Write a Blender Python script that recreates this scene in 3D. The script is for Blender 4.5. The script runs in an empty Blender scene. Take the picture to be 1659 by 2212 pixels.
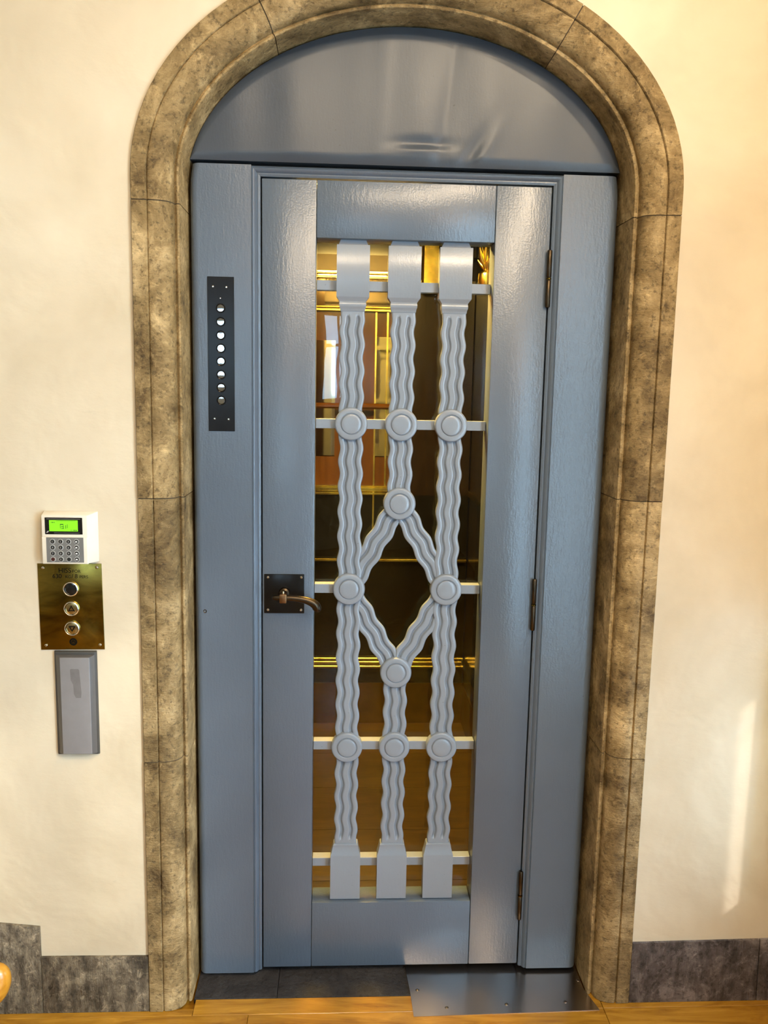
import bpy, bmesh, math, random
from mathutils import Matrix, Vector
random.seed(7)
scene = bpy.context.scene
C = scene.collection

# ------------------------------------------------------------------ camera
CAM = (0.20263, -2.18547, 1.62479)
YAW, PITCH, ROLL, FPX = 0.051665, 0.147131, 0.019397, 1830.0
fw = Vector((math.sin(YAW) * math.cos(PITCH), math.cos(YAW) * math.cos(PITCH), -math.sin(PITCH)))
rt = Vector((math.cos(YAW), -math.sin(YAW), 0.0))
up = rt.cross(fw)
r2 = math.cos(ROLL) * rt + math.sin(ROLL) * up
u2 = -math.sin(ROLL) * rt + math.cos(ROLL) * up
cd = bpy.data.cameras.new('camera')
cd.sensor_fit = 'VERTICAL'
cd.sensor_height = 36.0
cd.lens = FPX / 2212.0 * 36.0
cd.clip_start = 0.05
cam = bpy.data.objects.new('camera', cd)
C.objects.link(cam)
cam.matrix_world = Matrix(((r2.x, u2.x, -fw.x, CAM[0]), (r2.y, u2.y, -fw.y, CAM[1]), (r2.z, u2.z, -fw.z, CAM[2]), (0, 0, 0, 1)))
scene.camera = cam

# ------------------------------------------------------------------ world, sun, exposure
SKY_STRENGTH = 18.0
SUN_STRENGTH = 2.0
LAMP_STRENGTH = 14.0
DOWNLIGHT_W = 33.0
world = bpy.data.worlds.new('sky')
scene.world = world
world.use_nodes = True
bg = world.node_tree.nodes['Background']
bg.inputs[0].default_value = (0.44, 0.69, 1.0, 1)
bg.inputs[1].default_value = SKY_STRENGTH
sd = bpy.data.lights.new('sun', 'SUN')
sd.energy = SUN_STRENGTH
sd.angle = math.radians(2.5)
sd.color = (1.0, 0.95, 0.97)
sun = bpy.data.objects.new('sun', sd)
C.objects.link(sun)
sun.rotation_euler = Vector((-0.62, 0.62, -0.48)).to_track_quat('-Z', 'Y').to_euler()
vs = scene.view_settings
vs.view_transform = 'Standard'
vs.look = 'None'
vs.exposure = 0.0
vs.gamma = 1.0
vs.use_curve_mapping = False
cy = scene.cycles
cy.use_light_tree = False
cy.adaptive_threshold = 0.04
cy.max_bounces = 5
cy.diffuse_bounces = 2
cy.glossy_bounces = 4
cy.transmission_bounces = 4
cy.transparent_max_bounces = 8

# ------------------------------------------------------------------ materials
def new_mat(name):
    m = bpy.data.materials.new(name)
    m.use_nodes = True
    nt = m.node_tree
    return m, nt, nt.nodes['Principled BSDF']

def N(nt, typ, **kw):
    n = nt.nodes.new(typ)
    for k, v in kw.items():
        if k.startswith('i_'):
            n.inputs[k[2:].replace('_', ' ')].default_value = v
        else:
            setattr(n, k, v)
    return n

def coords(nt, scale=(1, 1, 1), rot=(0, 0, 0)):
    tc = N(nt, 'ShaderNodeTexCoord')
    mp = N(nt, 'ShaderNodeMapping')
    mp.inputs['Scale'].default_value = scale
    mp.inputs['Rotation'].default_value = rot
    nt.links.new(tc.outputs['Object'], mp.inputs['Vector'])
    return mp.outputs['Vector']

def noise(nt, vec, scale, detail=4, rough=0.55, dist=0.0):
    n = N(nt, 'ShaderNodeTexNoise')
    n.inputs['Scale'].default_value = scale
    n.inputs['Detail'].default_value = detail
    n.inputs['Roughness'].default_value = rough
    n.inputs['Distortion'].default_value = dist
    nt.links.new(vec, n.inputs['Vector'])
    return n.outputs['Fac']

def ramp(nt, fac, stops):
    r = N(nt, 'ShaderNodeValToRGB')
    cr = r.color_ramp
    while len(cr.elements) < len(stops):
        cr.elements.new(0.5)
    for e, (p, c) in zip(cr.elements, stops):
        e.position = p
        e.color = (c[0], c[1], c[2], 1) if not isinstance(c, (int, float)) else (c, c, c, 1)
    nt.links.new(fac, r.inputs['Fac'])
    return r.outputs['Color']

def mix(nt, a, b, fac, mode='MIX'):
    m = N(nt, 'ShaderNodeMix')
    m.data_type = 'RGBA'
    m.blend_type = mode
    for sock, v in ((m.inputs[0], fac), (m.inputs[6], a), (m.inputs[7], b)):
        if isinstance(v, (int, float)):
            sock.default_value = v
        elif isinstance(v, tuple):
            sock.default_value = (v[0], v[1], v[2], 1)
        else:
            nt.links.new(v, sock)
    return m.outputs[2]

def madd(nt, a, b, op='ADD'):
    m = N(nt, 'ShaderNodeMath')
    m.operation = op
    for s, v in ((m.inputs[0], a), (m.inputs[1], b)):
        if isinstance(v, (int, float)):
            s.default_value = v
        else:
            nt.links.new(v, s)
    return m.outputs[0]

def bump(nt, bsdf, h, strength, dist, normal=None):
    b = N(nt, 'ShaderNodeBump')
    b.inputs['Strength'].default_value = strength
    b.inputs['Distance'].default_value = dist
    nt.links.new(h, b.inputs['Height'])
    if normal:
        nt.links.new(normal, b.inputs['Normal'])
    nt.links.new(b.outputs['Normal'], bsdf.inputs['Normal'])
    return b.outputs['Normal']

def mat_plain(name, col, rough=0.5, metal=0.0, var=0.12, nscale=40, bstr=0.0, spec=0.5):
    m, nt, b = new_mat(name)
    v = coords(nt)
    f = noise(nt, v, nscale)
    lo = tuple(c * (1 - var) for c in col)
    hi = tuple(min(1, c * (1 + var)) for c in col)
    nt.links.new(ramp(nt, f, [(0.3, lo), (0.7, hi)]), b.inputs['Base Color'])
    b.inputs['Roughness'].default_value = rough
    b.inputs['Metallic'].default_value = metal
    b.inputs['Specular IOR Level'].default_value = spec
    if bstr:
        bump(nt, b, f, bstr, 0.002)
    return m

def mat_plaster():
    m, nt, b = new_mat('cream_plaster')
    v = coords(nt)
    f = noise(nt, v, 1.6, 5, 0.6, 0.4)
    col = ramp(nt, f, [(0.25, (0.55, 0.455, 0.300)), (0.5, (0.68, 0.58, 0.41)), (0.75, (0.77, 0.68, 0.505))])
    f2 = noise(nt, coords(nt, (1.0, 1, 3.0)), 7, 6, 0.7)
    spots = ramp(nt, f2, [(0.24, 0.66), (0.33, 1.0)])
    col = mix(nt, col, spots, 0.35, 'MULTIPLY')
    nt.links.new(col, b.inputs['Base Color'])
    b.inputs['Roughness'].default_value = 0.42
    b.inputs['Specular IOR Level'].default_value = 0.35
    big = noise(nt, v, 5, 3, 0.5, 0.3)
    n1 = bump(nt, b, big, 0.35, 0.03)
    fine = noise(nt, coords(nt, (1.0, 1, 1.8)), 60, 5, 0.6)
    bump(nt, b, fine, 0.07, 0.006, n1)
    return m

def mat_stone(name, dark, mid, light, seed, grain=(0.8, 0.8, 3.0), fleck=0.35):
    m, nt, b = new_mat(name)
    v = coords(nt)
    off = N(nt, 'ShaderNodeVectorMath')
    off.operation = 'ADD'
    off.inputs[1].default_value = (seed * 3.1, seed * 1.7, seed * 5.3)
    nt.links.new(v, off.inputs[0])
    vv = off.outputs[0]
    f = noise(nt, vv, 9, 6, 0.70, 0.5)
    col = ramp(nt, f, [(0.30, dark), (0.50, mid), (0.72, light)])
    sp = noise(nt, vv, 85, 4, 0.7)
    col = mix(nt, col, ramp(nt, sp, [(0.34, 0.30), (0.47, 1.0)]), 0.75, 'MULTIPLY')
    sp2 = noise(nt, vv, 38, 4, 0.75, 1.0)
    col = mix(nt, col, ramp(nt, sp2, [(0.55, (0, 0, 0)), (0.75, light)]), fleck, 'ADD')
    nt.links.new(col, b.inputs['Base Color'])
    b.inputs['Roughness'].default_value = 0.62
    b.inputs['Specular IOR Level'].default_value = 0.35
    n1 = bump(nt, b, f, 0.6, 0.010)
    st = coords(nt, grain)
    f3 = noise(nt, st, 70, 4, 0.75)
    if grain[2] < 0.8:
        streak = ramp(nt, noise(nt, st, 45, 3, 0.6), [(0.36, 0.35), (0.55, 1.0)])
        nt.links.new(mix(nt, col, streak, 0.8, 'MULTIPLY'), b.inputs['Base Color'])
    bump(nt, b, f3, 0.75, 0.006, n1)
    return m

def mat_paint(name='blue_grey_paint', base=(0.098, 0.127, 0.164), rough=0.28, k=1.0):
    m, nt, b = new_mat(name)
    v = coords(nt)
    f = noise(nt, v, 3.0, 4, 0.5)
    lo = tuple(c * 0.93 for c in base)
    hi = tuple(c * 1.07 for c in base)
    col = ramp(nt, f, [(0.3, lo), (0.7, hi)])
    sp = noise(nt, v, 130, 2, 0.5)
    col = mix(nt, col, ramp(nt, sp, [(0.20, 0.45), (0.26, 1.0)]), 0.8, 'MULTIPLY')
    nt.links.new(col, b.inputs['Base Color'])
    b.inputs['Roughness'].default_value = rough
    b.inputs['Specular IOR Level'].default_value = 0.62
    fz = noise(nt, coords(nt, (1, 1, 0.22)), 170, 2, 0.5)
    fx = noise(nt, coords(nt, (1, 1, 1.0)), 230, 2, 0.5)
    h = madd(nt, madd(nt, fz, 0.7, 'MULTIPLY'), madd(nt, fx, 0.5, 'MULTIPLY'))
    bump(nt, b, h, 0.30 * k, 0.0022)
    return m

def mat_wood(name, c0, c1, c2, rough=0.3, axis='x', scale=1.0):
    m, nt, b = new_mat(name)
    s = {'x': (1.2, 9, 9), 'z': (9, 9, 1.0)}[axis]
    v = coords(nt, tuple(q * scale for q in s))
    oi = N(nt, 'ShaderNodeObjectInfo')
    off = N(nt, 'ShaderNodeVectorMath')
    off.operation = 'MULTIPLY_ADD'
    nt.links.new(oi.outputs['Random'], off.inputs[0])
    off.inputs[1].default_value = (17, 9, 31)
    nt.links.new(v, off.inputs[2])
    f = noise(nt, off.outputs[0], 3.2, 7, 0.65, 1.4)
    col = ramp(nt, f, [(0.28, c0), (0.5, c1), (0.75, c2)])
    nt.links.new(col, b.inputs['Base Color'])
    b.inputs['Roughness'].default_value = rough
    b.inputs['Coat Weight'].default_value = 0.25
    b.inputs['Coat Roughness'].default_value = 0.15
    bump(nt, b, f, 0.08, 0.004)
    return m

def mat_metal(name, col, rough, aniso_scale=(1, 1, 1), var=0.35, nscale=12, bs=0.05, rv=(0.7, 1.35)):
    m, nt, b = new_mat(name)
    v = coords(nt, aniso_scale)
    f = noise(nt, v, nscale, 5, 0.6, 0.6)
    lo = tuple(c * (1 - var) for c in col)
    hi = tuple(min(1, c * (1 + var)) for c in col)
    nt.links.new(ramp(nt, f, [(0.3, lo), (0.7, hi)]), b.inputs['Base Color'])
    b.inputs['Metallic'].default_value = 1.0
    r = N(nt, 'ShaderNodeMapRange')
    r.inputs['To Min'].default_value = rough * rv[0]
    r.inputs['To Max'].default_value = rough * rv[1]
    nt.links.new(f, r.inputs['Value'])
    nt.links.new(r.outputs[0], b.inputs['Roughness'])
    if bs:
        bump(nt, b, f, bs, 0.003)
    return m

def mat_emit(name, col, strength):
    m, nt, b = new_mat(name)
    v = coords(nt)
    f = noise(nt, v, 30)
    nt.links.new(ramp(nt, f, [(0.0, tuple(c * 0.85 for c in col)), (1.0, col)]), b.inputs['Emission Color'])
    b.inputs['Base Color'].default_value = (col[0] * .5, col[1] * .5, col[2] * .5, 1)
    b.inputs['Emission Strength'].default_value = strength
    return m

def mat_glass():
    m = bpy.data.materials.new('clear_glass')
    m.use_nodes = True
    nt = m.node_tree
    nt.nodes.clear()
    out = N(nt, 'ShaderNodeOutputMaterial')
    tr = N(nt, 'ShaderNodeBsdfTransparent')
    tr.inputs[0].default_value = (0.93, 0.95, 0.92, 1)
    gl = N(nt, 'ShaderNodeBsdfGlossy')
    gl.inputs['Roughness'].default_value = 0.01
    fr = N(nt, 'ShaderNodeFresnel')
    fr.inputs['IOR'].default_value = 1.52
    v = coords(nt)
    b = N(nt, 'ShaderNodeBump')
    b.inputs['Strength'].default_value = 0.06
    b.inputs['Distance'].default_value = 0.02
    nt.links.new(noise(nt, v, 3, 2), b.inputs['Height'])
    nt.links.new(b.outputs[0], gl.inputs['Normal'])
    mx = N(nt, 'ShaderNodeMixShader')
    ge = N(nt, 'ShaderNodeNewGeometry')
    front = madd(nt, 1.0, ge.outputs['Backfacing'], 'SUBTRACT')
    nt.links.new(madd(nt, fr.outputs[0], front, 'MULTIPLY'), mx.inputs[0])
    nt.links.new(tr.outputs[0], mx.inputs[1])
    nt.links.new(gl.outputs[0], mx.inputs[2])
    nt.links.new(mx.outputs[0], out.inputs[0])
    return m

M = {}
M['plaster'] = mat_plaster()
for i in range(3):
    k = (1.03, 0.93, 1.16)[i]
    M['stone%d' % i] = mat_stone('sandstone_%d' % i, (0.070 * k, 0.041 * k, 0.012 * k), (0.265 * k, 0.180 * k, 0.074 * k), (0.58 * k, 0.42 * k, 0.205 * k), i + 1)
M['skirt'] = mat_stone('skirting_stone', (0.035, 0.026, 0.015), (0.155, 0.122, 0.080), (0.39, 0.315, 0.205), 8, (1, 1, 0.28), 0.7)
M['skirt2'] = mat_stone('skirting_stone_dark', (0.028, 0.022, 0.021), (0.115, 0.095, 0.088), (0.29, 0.25, 0.235), 11, (1, 1, 0.28), 0.6)
M['slate'] = mat_stone('threshold_slate', (0.016, 0.014, 0.013), (0.035, 0.031, 0.029), (0.06, 0.054, 0.05), 5)
M['mortar'] = mat_plain('mortar', (0.07, 0.05, 0.03), 0.9)
M['paint'] = mat_paint()
M['paint_grille'] = mat_paint('blue_grey_paint_grille', (0.232, 0.265, 0.305), 0.26, 0.4)
M['plank'] = mat_wood('floor_oak', (0.21, 0.085, 0.008), (0.38, 0.175, 0.015), (0.54, 0.27, 0.03), 0.26)
M['rail_wood'] = mat_wood('rail_wood', (0.40, 0.16, 0.012), (0.55, 0.24, 0.02), (0.65, 0.32, 0.035), 0.3)
M['brass'] = mat_metal('aged_brass', (0.21, 0.145, 0.028), 0.22, (1, 1, 2.2), 0.55, 9)
M['brass_bright'] = mat_metal('polished_brass', (0.90, 0.62, 0.16), 0.22)
M['brass_screw'] = mat_metal('brass_screw', (0.75, 0.62, 0.35), 0.3)
M['brass_dull'] = mat_plain('gold_leaf', (0.16, 0.095, 0.010), 0.4)
M['bronze'] = mat_metal('dark_bronze', (0.075, 0.056, 0.036), 0.36)
M['blackplate'] = mat_plain('black_iron', (0.009, 0.008, 0.007), 0.22, spec=0.16)
M['chrome'] = mat_metal('chrome', (0.75, 0.72, 0.65), 0.18)
M['steel'] = mat_metal('steel_plate', (0.50, 0.445, 0.415), 0.24, (1, 1, 1), 0.05, 5, 0, (0.97, 1.03))
M['dark_gap'] = mat_plain('dark_gap', (0.006, 0.006, 0.006), 0.9)
M['glass'] = mat_glass()
M['keypad_white'] = mat_plain('keypad_white_plastic', (0.80, 0.74, 0.60), 0.4, var=0.03)
M['grey_plastic'] = mat_plain('grey_plastic', (0.17, 0.17, 0.16), 0.45, var=0.05)
M['mid_plastic'] = mat_plain('reader_grey', (0.235, 0.225, 0.225), 0.42, var=0.04)
M['side_plastic'] = mat_plain('reader_side_grey', (0.10, 0.097, 0.095), 0.4, var=0.05)
M['dark_plastic'] = mat_plain('dark_plastic', (0.055, 0.052, 0.046), 0.45, var=0.08)
M['black_gloss'] = mat_plain('black_gloss', (0.008, 0.008, 0.008), 0.12)
M['key_ring'] = mat_plain('key_ring_grey', (0.40, 0.40, 0.38), 0.4)
M['key_black'] = mat_plain('key_black', (0.025, 0.025, 0.024), 0.25)
M['key_red'] = mat_plain('key_red_brown', (0.06, 0.018, 0.015), 0.3)
M['white_print'] = mat_plain('white_print', (0.85, 0.85, 0.82), 0.5, var=0.02)
M['dark_print'] = mat_plain('dark_print', (0.008, 0.007, 0.004), 0.9, spec=0.05)
M['lcd'] = mat_emit('green_lcd', (0.26, 0.85, 0.012), 0.75)
M['lcd_ink'] = mat_plain('lcd_ink', (0.03, 0.13, 0.01), 0.5)
M['lens'] = mat_metal('indicator_lens', (0.42, 0.45, 0.47), 0.04, var=0.05, bs=0)
M['ceiling'] = mat_plain('ceiling_white', (0.75, 0.68, 0.54), 0.7)
M['hall_dark'] = mat_wood('shading_panelling', (0.08, 0.035, 0.012), (0.15, 0.07, 0.025), (0.22, 0.11, 0.04), 0.4, 'z')
M['window_frame'] = mat_plain('window_frame_white', (0.6, 0.58, 0.52), 0.5)
M['lamp'] = mat_emit('warm_lamp_glass', (1.0, 0.62, 0.34), LAMP_STRENGTH)
M['cab_lamp'] = mat_emit('cab_lamp', (1.0, 0.62, 0.16), 210.0)
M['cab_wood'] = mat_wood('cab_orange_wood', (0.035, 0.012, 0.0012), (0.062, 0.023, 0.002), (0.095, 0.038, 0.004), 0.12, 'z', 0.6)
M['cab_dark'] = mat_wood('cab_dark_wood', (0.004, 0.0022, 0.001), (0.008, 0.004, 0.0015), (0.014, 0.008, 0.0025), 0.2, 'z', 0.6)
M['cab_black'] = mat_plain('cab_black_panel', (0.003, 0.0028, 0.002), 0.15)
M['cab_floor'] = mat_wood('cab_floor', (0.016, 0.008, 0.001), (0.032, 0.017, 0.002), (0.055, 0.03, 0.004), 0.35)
M['cab_kick'] = mat_metal('cab_kick_bronze', (0.22, 0.11, 0.012), 0.35, (1, 1, 1), 0.25, 5)
M['mirror'] = mat_metal('mirror', (0.55, 0.42, 0.26), 0.04, var=0.03, bs=0)

# ------------------------------------------------------------------ helpers
def finish(bm, name, smooth=35.0):
    bmesh.ops.recalc_face_normals(bm, faces=bm.faces)
    me = bpy.data.meshes.new(name)
    bm.to_mesh(me)
    bm.free()
    if smooth:
        me.shade_smooth()
        me.set_sharp_from_angle(angle=math.radians(smooth))
    return me

def mk(name, me, mat, parent=None, loc=(0, 0, 0), rot=None):
    o = bpy.data.objects.new(name, me)
    if mat and not me.materials:
        me.materials.append(mat)
    C.objects.link(o)
    o.location = loc
    if rot:
        o.rotation_euler = rot
    if parent:
        o.parent = parent
        p = parent
        if p.type == 'EMPTY':
            o.matrix_parent_inverse = Matrix.Translation(-Vector(p['base']))
        else:
            # a part holding sub-parts: keep the child's coordinates in the room
            o.matrix_parent_inverse = Matrix.Translation(-Vector(p.location))
            if p.rotation_euler[:] != (0, 0, 0):
                o.matrix_parent_inverse = p.matrix_basis.inverted()
    return o

def tag(o, label, cat, kind=None, group=None):
    o['label'] = label
    o['category'] = cat
    if kind:
        o['kind'] = kind
    if group:
        o['group'] = group
    return o

def thing(name, base, label, cat, kind=None, group=None):
    e = bpy.data.objects.new(name, None)
    C.objects.link(e)
    e.location = base
    e['base'] = base
    e.empty_display_size = 0.05
    return tag(e, label, cat, kind, group)

def bm_box(bm, x0, x1, y0, y1, z0, z1):
    vs_ = [bm.verts.new(p) for p in ((x0, y0, z0), (x1, y0, z0), (x1, y1, z0), (x0, y1, z0), (x0, y0, z1), (x1, y0, z1), (x1, y1, z1), (x0, y1, z1))]
    for f in ((0, 3, 2, 1), (4, 5, 6, 7), (0, 1, 5, 4), (1, 2, 6, 5), (2, 3, 7, 6), (3, 0, 4, 7)):
        bm.faces.new([vs_[i] for i in f])

def box(name, x0, x1, y0, y1, z0, z1, bev=0.0, seg=2):
    bm = bmesh.new()
    bm_box(bm, x0, x1, y0, y1, z0, z1)
    if bev:
        bmesh.ops.bevel(bm, geom=list(bm.edges), offset=bev, segments=seg, profile=0.5, affect='EDGES')
    return finish(bm, name)

def lathe(name, prof, n=40, axis='y'):
    """prof: list of (radius, depth) ; turned about an axis through the origin"""
    bm = bmesh.new()
    rings = []
    for r, d in prof:
        ring = []
        if r < 1e-6:
            p = {'y': (0, d, 0), 'z': (0, 0, d)}[axis]
            ring = [bm.verts.new(p)]
        else:
            for i in range(n):
                a = 2 * math.pi * i / n
                p = {'y': (r * math.cos(a), d, r * math.sin(a)), 'z': (r * math.cos(a), r * math.sin(a), d)}[axis]
                ring.append(bm.verts.new(p))
        rings.append(ring)
    for a, b in zip(rings, rings[1:]):
        if len(a) == 1 and len(b) == 1:
            continue
        for i in range(n):
            j = (i + 1) % n
            if len(a) == 1:
                bm.faces.new((a[0], b[i], b[j]))
            elif len(b) == 1:
                bm.faces.new((a[i], a[j], b[0]))
            else:
                bm.faces.new((a[i], a[j], b[j], b[i]))
    return finish(bm, name)

def loft(name, sections, smooth=35.0):
    """sections: list of closed loops of equal length"""
    bm = bmesh.new()
    rings = [[bm.verts.new(p) for p in s] for s in sections]
    n = len(rings[0])
    for a, b in zip(rings, rings[1:]):
        for i in range(n):
            j = (i + 1) % n
            bm.faces.new((a[i], a[j], b[j], b[i]))
    bm.faces.new(rings[0])
    bm.faces.new(list(reversed(rings[-1])))
    return finish(bm, name, smooth)

def prism_xz(name, pts, y0, y1, bev=0.0):
    bm = bmesh.new()
    a = [bm.verts.new((x, y0, z)) for x, z in pts]
    b = [bm.verts.new((x, y1, z)) for x, z in pts]
    n = len(pts)
    bm.faces.new(a)
    bm.faces.new(list(reversed(b)))
    for i in range(n):
        j = (i + 1) % n
        bm.faces.new((a[i], b[i], b[j], a[j]))
    if bev:
        bmesh.ops.bevel(bm, geom=[e for e in bm.edges if all(abs(v.co.y - y0) < 1e-7 for v in e.verts)], offset=bev, segments=2, affect='EDGES', profile=0.5)
    return finish(bm, name)

def smooth_path(pts, radii, m=5):
    P = [Vector(p) for p in pts]
    op, orr = [], []
    for i in range(len(P) - 1):
        p0, p1, p2, p3 = P[max(i - 1, 0)], P[i], P[i + 1], P[min(i + 2, len(P) - 1)]
        for k in range(m):
            t = k / m
            op.append(tuple(0.5 * ((2 * p1) + (p2 - p0) * t + (2 * p0 - 5 * p1 + 4 * p2 - p3) * t * t + (3 * p1 - p0 - 3 * p2 + p3) * t ** 3)))
            orr.append(radii[i] * (1 - t) + radii[i + 1] * t)
    return op + [tuple(P[-1])], orr + [radii[-1]]

def tube(name, pts, radii, n=16):
    secs = []
    P = [Vector(p) for p in pts]
    prev = None
    for i, p in enumerate(P):
        d = (P[min(i + 1, len(P) - 1)] - P[max(i - 1, 0)]).normalized()
        if prev is None:
            a = d.orthogonal().normalized()
        else:
            a = (prev - d * prev.dot(d)).normalized()
        prev = a
        b = d.cross(a)
        r = radii[i] if isinstance(radii, (list, tuple)) else radii
        secs.append([tuple(p + a * r * math.cos(t * 2 * math.pi / n) + b * r * math.sin(t * 2 * math.pi / n)) for t in range(n)])
    return loft(name, secs, 50)

def text_mesh(name, s, size, depth=0.0004):
    cu = bpy.data.curves.new(name, 'FONT')
    cu.body = s
    cu.size = size
    cu.extrude = depth
    cu.align_x = 'CENTER'
    cu.align_y = 'CENTER'
    o = bpy.data.objects.new(name, cu)
    C.objects.link(o)
    dg = bpy.context.evaluated_depsgraph_get()
    me = bpy.data.meshes.new_from_object(o.evaluated_get(dg))
    bpy.data.objects.remove(o)
    me.transform(Matrix.Rotation(math.pi / 2, 4, 'X'))
    return me

FL = -0.02          # floor level
WALL = -0.132       # plaster face
CX, AX, BZ, ZC = 0.357, 0.538, 0.39, 2.092   # door opening: centre, half width, arch rise, springing

def arch_pt(t, d=0.0):
    """point on the opening's arch (t: angle), pushed outwards by d"""
    c, s = math.cos(t), math.sin(t)
    nx, nz = c / AX, s / BZ
    l = math.hypot(nx, nz)
    return CX + AX * c + d * nx / l, ZC + BZ * s + d * nz / l

# ------------------------------------------------------------------ the hall: floor, walls, ceiling
XL, XR, YB, ZT = -3.2, 1.42, -6.2, 3.3
OD = 0.1045
bm = bmesh.new()
def quad(a, b, c, d):
    bm.faces.new([bm.verts.new(p) for p in (a, b, c, d)])
xl, xr = CX - AX - OD, CX + AX + OD
y = WALL
for za, zb in ((FL - .05, ZC), (ZC, ZT)):
    quad((XL, y, za), (xl, y, za), (xl, y, zb), (XL, y, zb))
    quad((xr, y, za), (XR, y, za), (XR, y, zb), (xr, y, zb))
n = 48
arc = [arch_pt(math.pi * (1 - i / n), OD) for i in range(n + 1)]
arc[0] = (xl, ZC)
arc[-1] = (xr, ZC)
for (xa, za), (xb, zb) in zip(arc, arc[1:]):
    quad((xa, y, za), (xb, y, zb), (xb, y, ZT), (xa, y, ZT))
path = [(xl, FL - .05)] + arc + [(xr, FL - .05)]
for (xa, za), (xb, zb) in zip(path, path[1:]):
    quad((xa, y, za), (xb, y, zb), (xb, y + 0.2, zb), (xa, y + 0.2, za))
bmesh.ops.remove_doubles(bm, verts=bm.verts, dist=1e-5)
wf = mk('wall_front', finish(bm, 'wall_front', 0), M['plaster'])
tag(wf, 'cream plaster wall with a sheen around the arched elevator door', 'wall', 'structure')

bm = bmesh.new()
bm_box(bm, XL, XR, YB, -1.12, FL - 0.05, FL)
bm_box(bm, XL, XR, -1.12, WALL, FL - 0.05, FL - 0.015)
bm_box(bm, -0.30, 1.02, WALL, 0.14, FL - 0.05, FL - 0.016)
fl = mk('floor', finish(bm, 'floor', 0), M['plank'])
tag(fl, 'varnished orange oak plank floor in front of the elevator', 'floor', 'structure')
def plank(x0, x1, y0, y1):
    mk('plank', box('plank', x0 + .0006, x1 - .0006, y0 + .0006, y1 - .0006, FL - 0.014, FL + random.uniform(-.0004, .0004), 0.0007, 1), M['plank'], fl)
plank(-0.172, 0.925, -0.157, -0.0975)
plank(XL, -0.172, -0.157, WALL)
plank(0.925, XR, -0.157, WALL)
yy = -0.157
row = 0
while yy > -1.11:
    w = 0.12
    edges = [XL] + sorted([0.925 + k * 0.95 + (0, .41, .17, .63)[row % 4] for k in range(-5, 2)]) + [XR]
    edges = [e for e in edges if XL <= e <= XR]
    for a, b in zip(edges, edges[1:]):
        if b - a > .02:
            plank(a, b, max(yy - w, -1.119), yy)
    yy -= w
    row += 1

# other hall walls (behind the photographer), with the windows and lamps that light the place
def wall_with_holes(name, plane, a0, a1, z0, z1, holes, pos, thick, label):
    """plane 'x': wall at x=pos spanning y a0..a1 ; plane 'y': wall at y=pos spanning x a0..a1"""
    bm_ = bmesh.new()
    us = sorted({a0, a1} | {h[0] for h in holes} | {h[1] for h in holes})
    ws = sorted({z0, z1} | {h[2] for h in holes} | {h[3] for h in holes})
    for ua, ub in zip(us, us[1:]):
        for za, zb in zip(ws, ws[1:]):
            um, zm = (ua + ub) / 2, (za + zb) / 2
            if any(h[0] < um < h[1] and h[2] < zm < h[3] for h in holes):
                continue
            if plane == 'x':
                bm_box(bm_, min(pos, pos + thick), max(pos, pos + thick), ua, ub, za, zb)
            else:
                bm_box(bm_, ua, ub, min(pos, pos + thick), max(pos, pos + thick), za, zb)
    return tag(mk(name, finish(bm_, name, 0), M['plaster']), label, 'wall', 'structure')

SLIT = (-0.405, -0.250, 0.36, 1.02)  # unseen slot, added so the sun throws a bright streak on the front wall
WIN = (-2.75, -1.50, 0.20, 2.45)
wall_with_holes('wall_right', 'x', YB, WALL + 0.19, FL, ZT, [SLIT, WIN], XR, 0.10, 'cream plaster side wall with a tall window')
wall_with_holes('wall_left', 'x', YB, WALL + 0.19, FL, ZT, [], XL, -0.15, 'cream plaster wall of the hall beyond the stair')
BW1, BW2 = (-1.6, -0.5, 1.62, 2.3), (-0.02, 0.36, 1.45, 2.35)
wall_with_holes('wall_back', 'y', XL, XR, FL, ZT, [BW1, BW2], YB, -0.15, 'cream plaster wall with two windows facing the elevator')
tag(mk('ceiling', box('ceiling', XL, XR, YB, WALL + 0.2, ZT, ZT + 0.1), M['ceiling']), 'plain pale ceiling of the hall', 'ceiling', 'structure')

def window(name, plane, hole, pos, label, bars=True):
    a0, a1, z0, z1 = hole
    e = thing(name, (pos, (a0 + a1) / 2, z0) if plane == 'x' else ((a0 + a1) / 2, pos, z0), label, 'window', 'structure')
    t = min(0.045, (a1 - a0) * .12)
    def b(u0, u1, w0, w1, nm='frame_bar', m='window_frame', dp=0.04):
        if plane == 'x':
            me = box(nm, pos - dp / 2, pos + dp / 2, u0, u1, w0, w1)
        else:
            me = box(nm, u0, u1, pos - dp / 2, pos + dp / 2, w0, w1)
        mk(nm, me, M[m], e)
    b(a0, a0 + t, z0, z1)
    b(a1 - t, a1, z0, z1)
    b(a0 + t, a1 - t, z0, z0 + t)
    b(a0 + t, a1 - t, z1 - t, z1)
    if bars:
        am, zm = (a0 + a1) / 2, z0 + (z1 - z0) * .62
        b(am - .015, am + .015, z0 + t, z1 - t, 'mullion')
        b(a0 + t, am - .015, zm - .015, zm + .015, 'mullion')
        b(am + .015, a1 - t, zm - .015, zm + .015, 'mullion')
    b(a0 + t, a1 - t, z0 + t, z1 - t, 'pane', 'glass', 0.004)
wp = thing('trim_4', (XR, -.5, FL), 'unseen dark wooden wainscot panels added to shade the front wall corner', 'wainscot', 'structure')  # unseen wainscot, added to keep the neighbouring wall corner in shade
for a_, b_, z_ in ((-.2495, WALL - .001, .95), (-.4055, -.2505, .355), (-.95, -.4065, .95), (-1.495, -.951, .95)):
    mk('panel', box('panel', XR - .02, XR - .0005, a_, b_, FL + .001, z_, .003, 1), M['hall_dark'], wp)
window('window_1', 'x', WIN, XR + 0.05, 'tall white framed window in the side wall')
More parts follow.
